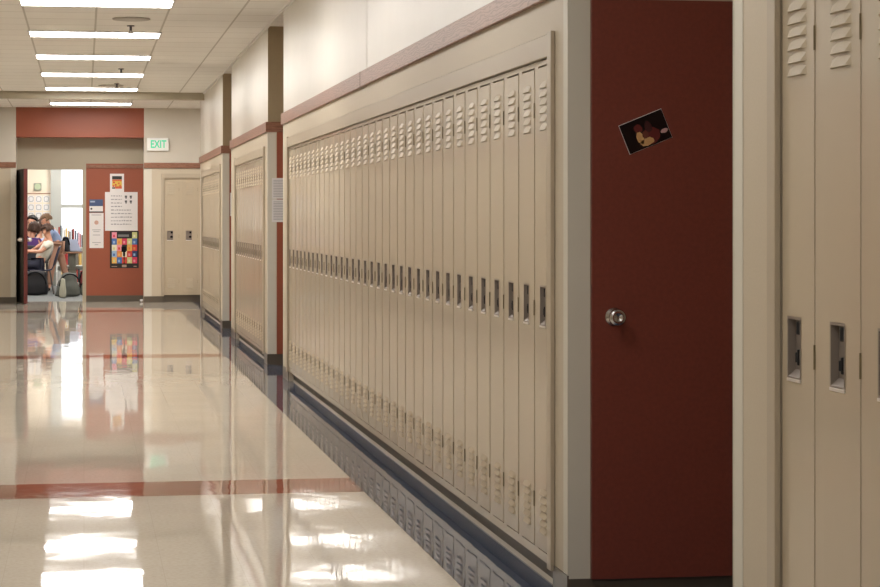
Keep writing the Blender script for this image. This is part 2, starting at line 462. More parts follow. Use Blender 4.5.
# posted sheets on the returns
def sheet(name, label, cat, x0, x1, z0, z1, y, m='paper', lines=0, lm='inksoft', group=None):
    t = thing(name, label, cat, ((x0+x1)/2, y, z0), 0, group)
    w, h = (x1-x0)/2, z1-z0
    bm = bmesh.new(); box(bm, -w, w, -.0015, 0, 0, h); obj('sheet', bm, m, t)
    if lines:
        bm = bmesh.new()
        for k in range(lines):
            z = h*(.93-.86*(k+.5)/lines); ww = w*random.uniform(.55,.82)
            box(bm, -w*.82, -w*.82+2*ww*.98, -.0022, -.0015, z-h*.012, z+h*.012)
        obj('printed_lines', bm, lm, t)
    return t
sheet('notice_sheet', 'white typed notice on the red return before the long bank, upper one', 'notice', 1.735, 1.90, 1.555, 1.749, 20.13-.0145, lines=11, lm='inksoft')
sheet('notice_sheet', 'white typed notice on the red return before the long bank, lower one', 'notice', 1.735, 1.90, 1.337, 1.548, 20.13-.0145, lines=12, lm='inksoft')
sheet('notice_sheet', 'narrow white notice on the farther red return, beside the second bank', 'notice', 1.79, 1.93, 1.40, 1.69, 26.78-.0145, lines=12, lm='inksoft')

# ------------------------------------------------------------------ end wall
bm = bmesh.new()
RL, RR, RT = -1.085, .966, 2.69
n0x, n1x = 1.29, 1.915
box(bm, XL-.1, RL, YE, YR+.1, 0, RZ0); box(bm, RR, n0x, YE, YR+.1, 0, RZ0); box(bm, n1x, 3.6, YE, YR+.1, 0, RZ0)
box(bm, n0x, n1x, YE+.36, YR+.1, 0, 2.05); box(bm, n0x, n1x, YE, YR+.1, 2.05, RZ0)
struct(obj('wall_end', bm, 'wall_low'))
bm = bmesh.new()
box(bm, XL-.1, RL, YE, YR+.1, RZ0, HC); box(bm, RR, 3.6, YE, YR+.1, RZ0, HC)
struct(obj('wall_end', bm, 'wall_up'))
sbox('wall_end', RL, RR, YE+.002, YR+.1, RT, HC, 'red')
# recess back wall: greige above with the header's shade put into its colour, red to the right of the door
OL, OR, OT = -1.003, -.024, 2.175
bm = bmesh.new()
box(bm, RL, RR, YR, YR+.1, 2.275, RT)
struct(obj('wall_recess', bm, 'frame'))
sbox('wall_recess', .035, RR, YR, YR+.1, 0, 2.275, 'red')
bm = bmesh.new()
box(bm, RL, OL, YR-.01, YR+.12, 0, 2.275); box(bm, OR, .035, YR-.01, YR+.12, 0, 2.275); box(bm, OL, OR, YR-.01, YR+.12, OT, 2.275)
struct(obj('door_2', bm, 'frame'))
bm = bmesh.new()
box(bm, .036, RR, YR-.02, YR, 2.20, 2.255)
struct(obj(nt(), bm, 'oak'))
sbox('baseboard_end', .036, RR, YR-.006, YR, 0, .10, 'rubber')
for (a, b) in ((XL, RL), (RR, n0x), (n1x, 3.5)):
    sbox(nt(), a, b, YE-.022, YE, RZ0+.01, RZ1+.005, 'oak'); sbox('baseboard_end', a, b, YE-.006, YE, 0, .10, 'rubber')
sbox(nt(), n0x, n1x, YE-.022, YE, RZ0+.01, RZ1+.005, 'oak')
sbox(nt(), RR-.003, RR+.125, YE-.004, YE, .10, RZ0, 'whiteguard')
sbox(nt(), RL-.085, RL+.003, YE-.004, YE, .10, RZ0, 'whiteguard')
sbox('baseboard_end', n0x, n1x, YE+.05, YE+.34, 0, .119, 'rubber')
# end wall lockers
for k, x in enumerate((1.29+.1235, 1.29+.1235+PITCH)):
    o = place_locker((x, YE+.002, .12), 0, ['tall beige locker on the far end wall, left one of the pair', 'tall beige locker on the far end wall, right one of the pair'][k], 'lockers on the far end wall')
    o.scale = (1,1,1.015)
t = thing('locker_trim', 'beige metal trim framing the two lockers on the far end wall', 'locker trim', ((n0x+n1x)/2, YE, .12))
bm = bmesh.new(); h = (n1x-n0x)/2
box(bm, -h-.045, -h+.002, -.017, -.001, 0, 1.985); obj('side_trim', bm, 'locker_trim', t, bevel=.002)
bm = bmesh.new(); box(bm, h-.012, h+.045, -.017, -.001, 0, 1.985); obj('side_trim', bm, 'locker_trim', t, bevel=.002)
bm = bmesh.new(); box(bm, -h+.002, h-.012, -.016, -.001, 1.912, 1.984); obj('fascia', bm, 'locker_trim', t)

# exit sign
t = thing('exit_sign', 'white box sign with green EXIT letters above the oak rail', 'sign', (1.188, YE, 2.473))
bm = bmesh.new(); box(bm, -.175, .175, -.05, 0, 0, .211); obj('housing', bm, 'white', t, bevel=.008)
def text_mesh(s, size, name, m, parent, loc, bold=.0):
    cu = bpy.data.curves.new(name, 'FONT'); cu.body = s; cu.size = size; cu.align_x = 'CENTER'; cu.align_y = 'CENTER'; cu.extrude = .001; cu.offset = bold
    o = bpy.data.objects.new(name, cu); C.objects.link(o)
    bpy.context.view_layer.update()
    me = bpy.data.meshes.new_from_object(o.evaluated_get(bpy.context.evaluated_depsgraph_get()))
    bpy.data.objects.remove(o); me.materials.clear(); me.materials.append(M[m] if isinstance(m, str) else m)
    q = bpy.data.objects.new(name, me); C.objects.link(q); q.parent = parent; q.location = loc; q.rotation_euler = (PI/2, 0, 0)
    return q
q = text_mesh('EXIT', .19, 'letters', 'green', t, (.008, -.0515, .104), bold=.004); q.scale = (.66, .92, 1)

# posters on the red panel in the recess
YP = YR-.001
t = sheet('flyer', 'small yellow and orange flyer in a white border, topmost on red wall', 'flyer', .423, .652, 1.80, 2.109, YP)
cf = {'k': flat('flyer_black',45,48,45), 'o': flat('flyer_orange',215,110,60), 'y': flat('flyer_yellow',222,190,80), 'r': flat('flyer_red',205,70,60), 'g': flat('flyer_green',70,80,50)}
for nm, m, z0, z1, x0, x1 in (('dark_heading','k',.215,.27,-.08,.08),('orange_band','o',.185,.212,-.08,.08),('yellow_band','y',.10,.185,-.08,.08),('red_band','r',.085,.10,-.04,.08),('dark_corner','g',.062,.085,-.08,-.03),('orange_foot','o',.062,.085,-.028,.08)):
    bm = bmesh.new(); box(bm, x0, x1, -.003, -.0016, z0, z1); obj(nm, bm, cf[m], t)
for i, (x, z) in enumerate(((-.05,.165),(.03,.15),(-.02,.125),(.05,.115),(-.06,.105))):
    bm = bmesh.new(); cyl(bm, (x,-.0034,z), (x,-.0030,z), .016, n=9); obj('printed_spot', bm, cf['ro'[i % 2]], t)
t = sheet('quote_poster', 'large white poster with handwritten lines and four small dark figures', 'poster', .342, .875, 1.168, 1.807, YP-.002)
bm = bmesh.new()
R = random.Random(3)
for k in range(9):
    z = .575-k*.0585; x = -.17; end = .0 if k < 4 else R.uniform(.12,.17)
    while x < end:
        w = R.uniform(.018,.05); x2 = min(x+w, end+.01)
        box(bm, x, x2, -.003, -.0016, z-.008, z+R.uniform(.004,.012)); x = x2+.012
    obj('handwritten_line', bm, 'inksoft', t)
    bm = bmesh.new()
bm.free()
bm = bmesh.new()
for (cx, cz) in ((.075,.555),(.155,.555),(.075,.475),(.155,.475)):
    box(bm, cx-.018, cx+.018, -.003, -.0016, cz-.006, cz+.026); box(bm, cx-.008, cx+.012, -.003, -.0016, cz-.026, cz-.006)
    obj('small_figure', bm, 'ink', t); bm = bmesh.new()
bm.free()
t = thing('room_sign', 'blue and white room sign plate beside the classroom door frame', 'sign', (.198, YP, 1.48))
bm = bmesh.new(); box(bm, -.11, .11, -.004, 0, .095, .205); obj('blue_plate', bm, flat('sign_blue',70,88,128,.4), t)
bm = bmesh.new(); box(bm, -.11, .11, -.004, 0, .008, .094); obj('white_plate', bm, 'paper', t)
bm = bmesh.new(); box(bm, -.11, .11, -.005, 0, -.012, .008); obj('dark_edge', bm, 'metal_dark', t)
bm = bmesh.new(); box(bm, -.095, -.02, -.006, -.0041, .155, .180); obj('pale_lettering', bm, flat('sign_pale',160,175,200), t)
bm = bmesh.new(); quad = ell(-.078, .05, .016, .02, seed=9, wob=.2)
cyl(bm, (-.078,-.0055,.05), (-.078,-.004,.05), .018, n=10); obj('dark_symbol', bm, 'ink', t)
t = thing('info_sheet', 'tall narrow white sheet under the blue room sign', 'notice', (.2025, YP, .883))
bm = bmesh.new(); box(bm, -.115, .115, -.0015, 0, 0, .578); obj('sheet', bm, 'paper', t)
bm = bmesh.new()
for z, w in ((.545,.08),(.30,.07),(.27,.05),(.215,.06),(.09,.07),(.055,.03)): box(bm, -w, w, -.0025, -.0015, z-.005, z+.005)
obj('printed_lines', bm, 'inksoft', t)
bm = bmesh.new(); cyl(bm, (0,-.0025,.42), (0,-.0015,.42), .035, n=14); obj('pale_emblem', bm, flat('emblem_tan',205,165,150), t)
# mosaic poster: black sheet, coloured squares, dark microphone-like shape
t = thing('mosaic_poster', 'black bordered poster with a mosaic of bright squares and dark brush shape', 'poster', (.658, YP-.001, .551))
bm = bmesh.new(); box(bm, -.235, .235, -.0015, 0, 0, .613); obj('black_sheet', bm, flat('poster_black',22,22,24,.4), t)
cols = {k: flat('mosaic_'+k, *v) for k, v in dict(pink=(232,150,165), magenta=(215,60,95), lime=(205,208,140), blue=(70,110,175), gold=(230,180,90), red=(215,70,60), cream=(228,222,196), sky=(150,180,215), navy=(40,60,110), orange=(225,140,70)).items()}
grid = [['pink', None, None, None, 'lime'], ['blue','gold','magenta','lime','blue'], ['cream','pink',None,'gold','red'], ['sky','orange','cream','red','navy'], ['gold','blue','red','lime','magenta']]
acc = [['magenta', None, None, None, 'cream'], ['sky','orange','pink','cream','sky'], ['lime','red',None,'orange','orange'], ['blue','gold','lime','pink','sky'], ['lime','sky','orange','cream','pink']]
by = {}
for r in range(5):
    for c in range(5):
        x = -.205+c*.083; z = .49-r*.103
        if grid[r][c]: by.setdefault(grid[r][c], []).append((x, x+.082, z, z+.102, -.0025))
        if acc[r][c]: by.setdefault(acc[r][c], []).append((x+.02, x+.052, z+.02, z+.06, -.0032))
for k, L_ in by.items():
    for (x0, x1, z0, z1, y) in L_:
        bm = bmesh.new(); box(bm, x0, x1, y, -.0016, z0, z1); obj(k+'_patch', bm, cols[k], t)
bm = bmesh.new(); box(bm, -.048, .028, -.004, -.0016, .265, .355); box(bm, -.022, .012, -.004, -.0016, .20, .265); box(bm, -.012, .004, -.004, -.0016, .07, .20)
obj('dark_brush', bm, 'black', t)
bm = bmesh.new(); box(bm, -.105, .075, -.003, -.0016, .515, .555); obj('heading_text', bm, flat('poster_grey',120,122,126), t)
bm = bmesh.new(); box(bm, -.04, .035, -.003, -.0016, .015, .055); box(bm, -.21, -.12, -.003, -.0016, .022, .032); box(bm, .15, .20, -.003, -.0016, .022, .036); obj('foot_text', bm, flat('poster_tan',170,150,135), t)

# open door leaf, swung out into the corridor
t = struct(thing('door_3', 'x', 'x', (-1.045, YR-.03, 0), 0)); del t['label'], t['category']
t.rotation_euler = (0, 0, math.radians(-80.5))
bm = bmesh.new(); box(bm, 0, .93, -.060, -.004, .01, 2.165); obj('door_face', bm, flat('shaded_door_face',16,8,7,.5), t)  # near-black colour stands in for shade on the leaf's face
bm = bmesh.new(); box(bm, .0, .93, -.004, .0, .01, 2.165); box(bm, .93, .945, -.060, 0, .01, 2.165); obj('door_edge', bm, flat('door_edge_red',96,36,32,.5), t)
bm = bmesh.new()
for s, y in ((-1,-.060),(1,0)):
    cyl(bm, (.88,y,1.03), (.88,y+s*.07,1.03), .03); cyl(bm, (.90,y+s*.065,1.03), (.77,y+s*.07,1.03), .016)
obj('lever_handle', bm, 'bright_steel', t, smooth=True)

# scrap on the floor
bm = bmesh.new(); bmesh.ops.create_icosphere(bm, subdivisions=2, radius=.034)
for v in bm.verts: v.co = v.co*random.uniform(.6,1.0); v.co.z = max(v.co.z*.8+.028, .001)
tag(obj('crumpled_tissue', bm, 'paper', loc=(.925, YR-.38, 0)), 'small crumpled white tissue on the floor by the red wall corner', 'tissue')

# ------------------------------------------------------------------ ceiling lights and fittings
def lamp(yfar, label, xa=-.515, xb=.725, m='lamp'):
    t = thing('ceiling_light', label, 'ceiling light', ((xa+xb)/2, yfar-.39, HC-.008), 0, 'ceiling lights across the corridor')
    w = (xb-xa)/2
    bm = bmesh.new()
    box(bm, -w-.02, -w, -.31, .31, -.004, .007); box(bm, w, w+.02, -.31, .31, -.004, .007)
    box(bm, -w, w, -.31, -.29, -.004, .007); box(bm, -w, w, .29, .31, -.004, .007)
    obj('frame', bm, 'lampframe', t)
    bm = bmesh.new(); box(bm, -w, w, -.29, .29, .0, .007); obj('diffuser', bm, m, t)
    return t
LY = [(18.49,'topmost in the photo, nearest of the visible row'), (21.62,'second from the camera in the visible row'), (24.62,'third from the camera in the visible row'), (27.58,'fourth from the camera in the visible row'), (30.58,'fifth, just before the shallow ceiling beam'), (34.45,'farthest, beyond the shallow ceiling beam'),
      (15.45,'overhead before the visible row'), (12.4,'overhead along the long locker bank'), (9.35,'overhead at the near end of long bank'), (6.3,'added unseen fill overhead by the dark alcove'), (3.25,'added unseen fill overhead beside the nearest locker bank'), (.2,'added unseen fill overhead above the camera position')]  # last three are unseen fill, added to light the alcove and near walls
for y, l in LY: lamp(y, 'lit white ceiling light, '+l, m='lamp' if y > 14 else 'lamp_mid' if y > 9 else 'lamp_fill')
for y in (33.6,): lamp(y, 'added unseen ceiling light brightening the end wall, cross hall on the right', 2.0, 3.2)  # unseen lamp added to brighten the end wall

for (x, y, r, l) in ((.42, 19.55, .17, 'large flat grey disc in the ceiling behind the first light'), (.36, 29.4, .17, 'flat grey disc in the ceiling near the fifth light')):
    bm = bmesh.new(); lathe(bm, [(.01,.0),(r*.6,.0),(r*.97,.004),(r,.010),(r,.016)], (0,0,0), (0,0,1), 32)
    tag(obj('ceiling_speaker', bm, 'vent_disc', smooth=True, loc=(x, y, HC-.016)), l, 'ceiling speaker')
for (x, y, l) in ((.43, 20.25, 'small hanging sprinkler head before the second ceiling light'), (.44, 26.1, 'small hanging sprinkler head past the third ceiling light'), (.43, 29.0, 'small hanging sprinkler head past the fourth ceiling light')):
    t = thing('sprinkler', l, 'sprinkler', (x, y, HC-.075))
    bm = bmesh.new(); cyl(bm, (0,0,.065), (0,0,.075), .035); cyl(bm, (0,0,.025), (0,0,.066), .012); obj('stem', bm, 'metal_dark', t, smooth=False)
    bm = bmesh.new(); cyl(bm, (0,0,0), (0,0,.004), .026); cyl(bm, (-.016,0,.002), (-.008,0,.03), .003); cyl(bm, (.016,0,.002), (.008,0,.03), .003); obj('deflector', bm, 'metal_dark', t)

# ------------------------------------------------------------------ classroom
YB = 45.0
CX0, CX1 = -4.5, 3.5
sbox('floor_classroom', CX0, CX1, YR+.12, YB+.2, -.1, 0, 'classfloor')
sbox('ceiling_classroom', CX0, CX1, YR+.1, YB+.2, 3.0, 3.1, 'ceiling')
sbox('wall_classroom_left', CX0-.1, CX0, YR+.1, YB+.2, 0, 3.0, 'classwall')
sbox('wall_classroom_right', CX1, CX1+.1, YR+.1, YB+.2, 0, 3.0, 'classwall')
bm = bmesh.new()
box(bm, CX0, XL-.1, YR+.1, YR+.14, 0, 3.1); box(bm, XL-.1, RL, YR+.1, YR+.14, 0, 3.1); box(bm, .036, CX1, YR+.1, YR+.14, 0, 3.1); box(bm, RL, .036, YR+.12, YR+.14, 2.276, 3.1)
struct(obj('wall_classroom_front', bm, 'classwall'))
wx0, wx1, wz0, wzm0, wzm1, wz1 = -.46, 1.3, .72, 1.59, 1.66, 2.75
bm = bmesh.new()
box(bm, CX0, -.675, YB, YB+.2, 0, 3.0); box(bm, wx1+.2, CX1, YB, YB+.2, 0, 3.0); box(bm, wx0, wx1+.2, YB, YB+.2, 0, wz0); box(bm, wx0, wx1+.2, YB, YB+.2, wz1, 3.0)
struct(obj('wall_classroom_back', bm, 'classwall'))
sbox('wall_classroom_column', -.675, wx0, YB-.12, YB+.2, 0, 3.0, 'column')
bm = bmesh.new()
box(bm, wx0, wx1+.2, YB+.03, YB+.10, wzm0, wzm1); box(bm, .45, .52, YB+.03, YB+.10, wz0, wz1); box(bm, wx1, wx1+.2, YB, YB+.12, wz0, wz1)
fr = struct(obj('window_1', bm, 'column'))
bm = bmesh.new(); box(bm, wx0, wx1, YB+.06, YB+.064, wz0, wz1)
glass = bpy.data.materials.new('window_glass'); glass.use_nodes = True
g = glass.node_tree.nodes['Principled BSDF']; g.inputs['Transmission Weight'].default_value = 1; g.inputs['Roughness'].default_value = 0; g.inputs['IOR'].default_value = 1.0
obj('pane', bm, glass, fr)
# classroom lamps; the last two are unseen extras added to brighten the room
for i, (x, y) in enumerate(((-1.6, 38.6), (-1.6, 42.0), (1.4, 38.6), (1.4, 42.0), (-.2, 37.3), (-.2, 43.8))):
    t = thing('ceiling_light', ['lit classroom ceiling light, front left','lit classroom ceiling light, back left','lit classroom ceiling light, front right','lit classroom ceiling light, back right','added unseen classroom ceiling light, just inside the door','added unseen classroom ceiling light, nearest the window wall'][i], 'ceiling light', (x, y, 2.985), 0, 'classroom ceiling lights')
    bm = bmesh.new(); box(bm, -.6, .6, -.3, .3, 0, .014); obj('diffuser', bm, 'lamp', t)

# wall of papers
sbox(nt(), -1.9, -.68, YB-.012, YB, 1.875, 1.895, 'wood')
k = 0
rows = ['top', 'second', 'third', 'bottom']; colsn = ['left', 'second', 'third', 'right']
for r in range(4):
    for c in range(4):
        x = -1.30+c*.155; z = 1.70-r*.17
        t = thing('drawing_sheet', 'small framed drawing on the classroom back wall, %s row, %s column' % (rows[r], colsn[c]), 'drawing', (x+.07, YB-.002, z), 0, 'drawings on the classroom wall')
        bm = bmesh.new(); box(bm, -.066, .066, -.002, 0, 0, .14); obj('sheet', bm, 'paper', t)
        bm = bmesh.new(); R = random.Random(k); n = 16
        ro = [bm.verts.new((.052*math.copysign(abs(math.cos(a))**.6, math.cos(a))*R.uniform(.9,1.05), -.004, .07+.055*math.copysign(abs(math.sin(a))**.6, math.sin(a)))) for a in [2*PI*i/n for i in range(n)]]
        ri = [bm.verts.new((v.co.x*.78, -.004, .07+(v.co.z-.07)*.78)) for v in ro]
        for i in range(n): bm.faces.new((ro[i], ro[(i+1) % n], ri[(i+1) % n], ri[i]))
        obj('drawn_outline', bm, 'inksoft', t); k += 1
t = thing('wall_clock', 'pale green square clock on the classroom back wall', 'clock', (-.94, YB-.002, 1.945))
bm = bmesh.new(); box(bm, -.078, .078, -.03, 0, 0, .156); obj('case', bm, flat('clock_grey',150,155,140), t, bevel=.01)
bm = bmesh.new(); cyl(bm, (0,-.034,.08), (0,-.029,.08), .062, n=24); obj('face', bm, flat('clock_green',180,192,160), t)

# bookcase with books under the window
t = thing('bookcase', 'low white bookcase under the classroom window', 'bookcase', (.1, 44.55, 0))
bm = bmesh.new()
box(bm, -.66, -.63, -.15, .15, 0, .78); box(bm, .63, .66, -.15, .15, 0, .78); box(bm, -.63, .63, .13, .15, 0, .78); obj('carcass', bm, 'white', t)
for z in (.05, .40, .76):
    bm = bmesh.new(); box(bm, -.63, .63, -.15, .128, z, z+.02); obj('shelf', bm, 'white', t)
bc = [flat('book_%d' % i, *c) for i, c in enumerate([(60,45,40),(165,60,50),(200,160,90),(60,65,75),(210,205,195),(150,70,65),(40,55,60),(120,115,105),(190,60,60),(225,190,110),(75,70,85),(215,215,210)])]
bn = ['brown','brick red','tan','slate','cream','russet','dark teal','grey','bright red','yellow','plum','white']
def book(x, z, h, th, tilt, ci, label, grp):
    o = thing('book', label, 'book', (x, 44.50, z+.002+th/2*abs(math.sin(tilt))), 0, grp); o.rotation_euler = (0, tilt, 0)
    bm = bmesh.new(); box(bm, -th/2, -th/2+.004, -.08, .08, 0, h); box(bm, th/2-.004, th/2, -.08, .08, 0, h); box(bm, -th/2+.004, th/2-.004, -.08, -.076, 0, h); obj('cover', bm, bc[ci], o)
    bm = bmesh.new(); box(bm, -th/2+.004, th/2-.004, -.076, .076, .004, h-.004); obj('pages', bm, 'paper', o)
x = -.50; R = random.Random(11)
for i in range(18):
    h = .43-.010*i+R.uniform(-.05,.03); th = R.uniform(.022,.036)
    ti = 0
    book(x, .78, h, th, ti, (i*5+1) % 12, '%s book standing on top of the bookcase, %s from its left end' % (bn[(i*5+1) % 12], ordinal(i)), 'books on the bookcase top'); x += th+.007
x = -.50
for i in range(14):
    th = R.uniform(.025,.04); book(x, .42, R.uniform(.22,.30), th, 0, (i*7+4) % 12, '%s book on the upper bookcase shelf, %s from its left end' % (bn[(i*7+4) % 12], ordinal(i)), 'books on the upper shelf'); x += th+.005
x = -.50
for i in range(12):
    th = R.uniform(.025,.04); book(x, .07, R.uniform(.22,.30), th, 0, (i*5+11) % 12, '%s book on the lower bookcase shelf, %s from its left end' % (bn[(i*5+11) % 12], ordinal(i)), 'books on the lower shelf'); x += th+.006

# desk, laptop, bags
t = thing('desk', 'brown topped classroom desk with a grey panel leg', 'desk', (.1, 41.2, 0))
bm = bmesh.new(); box(bm, -.55, .7, -.32, .32, .715, .745); obj('desktop', bm, 'wood', t, bevel=.005)
for x in (-.38, .55):
    bm = bmesh.new(); box(bm, x, x+.13, -.25, .25, 0, .715); obj('leg', bm, flat('desk_leg',105,105,95), t)
t = thing('laptop', 'open grey blue laptop on the brown classroom desk', 'laptop', (-.15, 41.12, .745), .25)
bm = bmesh.new(); box(bm, -.12, .12, -.10, .10, 0, .015); obj('keyboard_base', bm, flat('laptop_base',90,95,105), t)
bm = bmesh.new(); v = [bm.verts.new(p) for p in ((-.12,.10,.012),(.12,.10,.012),(.06,.16,.23),(-.17,.16,.23),(-.12,.112,.012),(.12,.112,.012),(.06,.172,.23),(-.17,.172,.23))]
for f in ((0,1,2,3),(4,5,6,7),(0,1,5,4),(1,2,6,5),(2,3,7,6),(3,0,4,7)): bm.faces.new([v[i] for i in f])
obj('screen_lid', bm, flat('laptop_lid',150,160,190,.3), t)

def soft(name, label, cat, loc, size, m, seed, rot=(0,0,0), amp=.12, extra=None, taper=.3):
    """stuffed fabric bag: rounded, sagging, creased"""
    R = random.Random(seed)
    t = thing(name, label, cat, loc); t.rotation_euler = rot
    bm = bmesh.new(); bmesh.ops.create_cube(bm, size=1); bmesh.ops.subdivide_edges(bm, edges=bm.edges, cuts=7, use_grid_fill=True)
    ph_ = [R.uniform(0,6) for _ in range(6)]
    for v in bm.verts:
        c = v.co.copy(); l = max(abs(c.x), abs(c.y), abs(c.z)); s = c.normalized()*l*1.1
        c = c*.62 + s*.38
        hh = c.z+.5; k = 1-taper*hh
        w = amp*(math.sin(9*c.x+ph_[0]+4*c.z)+math.sin(11*c.z+ph_[1]+5*c.y)+math.sin(7*c.y+ph_[2]))/3
        c.x *= k*(1+w); c.y *= k*(1+w); c.z = max(c.z*(1+w*.5), -.5)
        v.co = Vector((c.x*size[0], c.y*size[1], (c.z+.5)*size[2]))
    obj('bag_body', bm, m, t, smooth=True)
    if extra: extra(t, size)
    return t
def strap(t, s):
    bm = bmesh.new()
    pts = [Vector((math.sin(a)*s[0]*.42, -s[1]*.47, s[2]*(.45+.5*math.cos(a)))) for a in [i*PI/8-PI/2 for i in range(9)]]
    for a, b in zip(pts, pts[1:]): cyl(bm, a, b, .012, n=6)
    obj('strap', bm, 'black', t)
def handle(t, s):
    bm = bmesh.new()
    pts = [Vector((math.sin(a)*s[0]*.2, 0, s[2]*(.92)+.06*math.cos(a))) for a in [i*PI/8-PI/2 for i in range(9)]]
    for a, b in zip(pts, pts[1:]): cyl(bm, a, b, .008, n=6)
    obj('handle', bm, 'black', t)
bgm = flat('bag_grey',92,96,92)
soft('backpack', 'grey backpack slumped on the classroom floor inside the doorway', 'backpack', (-.27, 38.3, 0), (.44,.30,.42), bgm, 1, (0,0,.2), .2, strap, .45)
soft('backpack', 'grey green backpack lying against the slumped grey one', 'backpack', (.10, 38.8, 0), (.34,.28,.26), flat('bag_green',88,92,84), 2, (0,0,-.3), .2, strap)
soft('tote_bag', 'pale translucent plastic bag on the floor just inside the door', 'bag', (-.36, 37.7, 0), (.13,.12,.33), flat('bag_pale',175,175,160), 3, (0,0,0), .15, handle, .5)
soft('backpack', 'black backpack standing on the classroom desk', 'backpack', (-.34, 41.05, .745), (.17,.18,.28), flat('bag_black',28,34,42), 4, (0,0,0), .1, strap)
soft('backpack', 'dark red bag on the floor at the right of the desk leg', 'backpack', (-.01, 40.2, 0), (.17,.2,.42), flat('bag_red',115,25,30), 5, (0,0,0), .1, strap)
soft('backpack', 'black bag under the blue classroom chair', 'backpack', (-.86, 39.0, 0), (.46,.26,.44), flat('bag_dark',18,18,26), 6, (0,0,0), .1, strap, .1)

# table the students sit at
t = thing('work_table', 'wooden work table the students sit around', 'table', (-1.62, 39.6, 0))
bm = bmesh.new(); box(bm, -.6, .60, -.35, .35, .70, .73); obj('tabletop', bm, 'wood', t, bevel=.005)
for x, y in ((-.55,-.3),(.55,-.3),(-.55,.3),(.55,.3)):
    bm = bmesh.new(); cyl(bm, (x,y,0), (x,y,.70), .018); obj('leg', bm, 'metal_dark', t)

def chair(label, loc, rz, col):
    """shell chair; sitter faces local -X"""
    t = thing('classroom_chair', label, 'chair', loc, rz, None)
    m = flat('chair_shell_%s' % label[:6], *col, rough=.4)
    bm = bmesh.new(); n = 8
    prof = [(-.22,.43),(-.20,.455),(-.05,.445),(.10,.44),(.18,.46),(.215,.53)]
    rows_ = [[bm.verts.new((x, -.2+.4*j/n, z-.02*math.sin(PI*j/n))) for j in range(n+1)] for x, z in prof]
    for i in range(len(prof)-1):
        for j in range(n): bm.faces.new((rows_[i][j], rows_[i][j+1], rows_[i+1][j+1], rows_[i+1][j]))
    o = obj('seat', bm, m, t, smooth=True); md = o.modifiers.new('s','SOLIDIFY'); md.thickness = .012
    bm = bmesh.new(); prof = [(.215,.53),(.235,.62),(.265,.72),(.30,.83),(.315,.87)]
    rows_ = [[bm.verts.new((x+.04*math.sin(PI*j/n), -.2+.4*j/n, z-.02*(1-math.sin(PI*j/n)))) for j in range(n+1)] for x, z in prof]
    for i in range(len(prof)-1):
        for j in range(n): bm.faces.new((rows_[i][j], rows_[i][j+1], rows_[i+1][j+1], rows_[i+1][j]))
    o = obj('backrest', bm, m, t, smooth=True); md = o.modifiers.new('s','SOLIDIFY'); md.thickness = .012
    for x, y in ((-.2,-.19),(.2,-.19),(-.2,.19),(.2,.19)):
        bm = bmesh.new(); cyl(bm, (x*1.1,y*1.1,0), (x*.75,y*.85,.43), .011); obj('leg', bm, 'metal_dark', t)
    return t
chair('dark blue shell chair under the student in white', (-.76, 39.6, 0), 0, (32,34,66))
chair('plain grey chair under the student in purple', (-1.04, 41.02, 0), -PI/2, (70,72,80))
t = thing('work_table', 'second wooden table in front of the student in purple', 'table', (-1.10, 41.9, 0))
bm = bmesh.new(); box(bm, -.6, .45, -.33, .33, .70, .73); obj('tabletop', bm, 'wood', t, bevel=.005)
for x, y in ((-.55,-.28),(.40,-.28),(-.55,.28),(.40,.28)):
    bm = bmesh.new(); cyl(bm, (x,y,0), (x,y,.70), .018); obj('leg', bm, 'metal_dark', t)

# ------------------------------------------------------------------ people
skinm = flat('skin', 214,158,132, .5)
def skin_mesh(name, verts, edges, m, parent, root=0, sub=1):
    me = bpy.data.meshes.new(name); me.from_pydata([v[0] for v in verts], edges, []); me.materials.append(m)
    o = bpy.data.objects.new(name, me); C.objects.link(o)
    if parent: o.parent = parent
    md = o.modifiers.new('skin', 'SKIN'); md.use_smooth_shade = True
    lay = me.skin_vertices[0] if me.skin_vertices else None
    if lay is None:
        bmx = bmesh.new(); bmx.from_mesh(me); bmx.verts.layers.skin.verify(); bmx.to_mesh(me); bmx.free(); lay = me.skin_vertices[0]
    for i, v in enumerate(verts):
        lay.data[i].radius = (v[1], v[1]); lay.data[i].use_root = (i == root)
    s = o.modifiers.new('sub', 'SUBSURF'); s.levels = sub; s.render_levels = sub
    return o

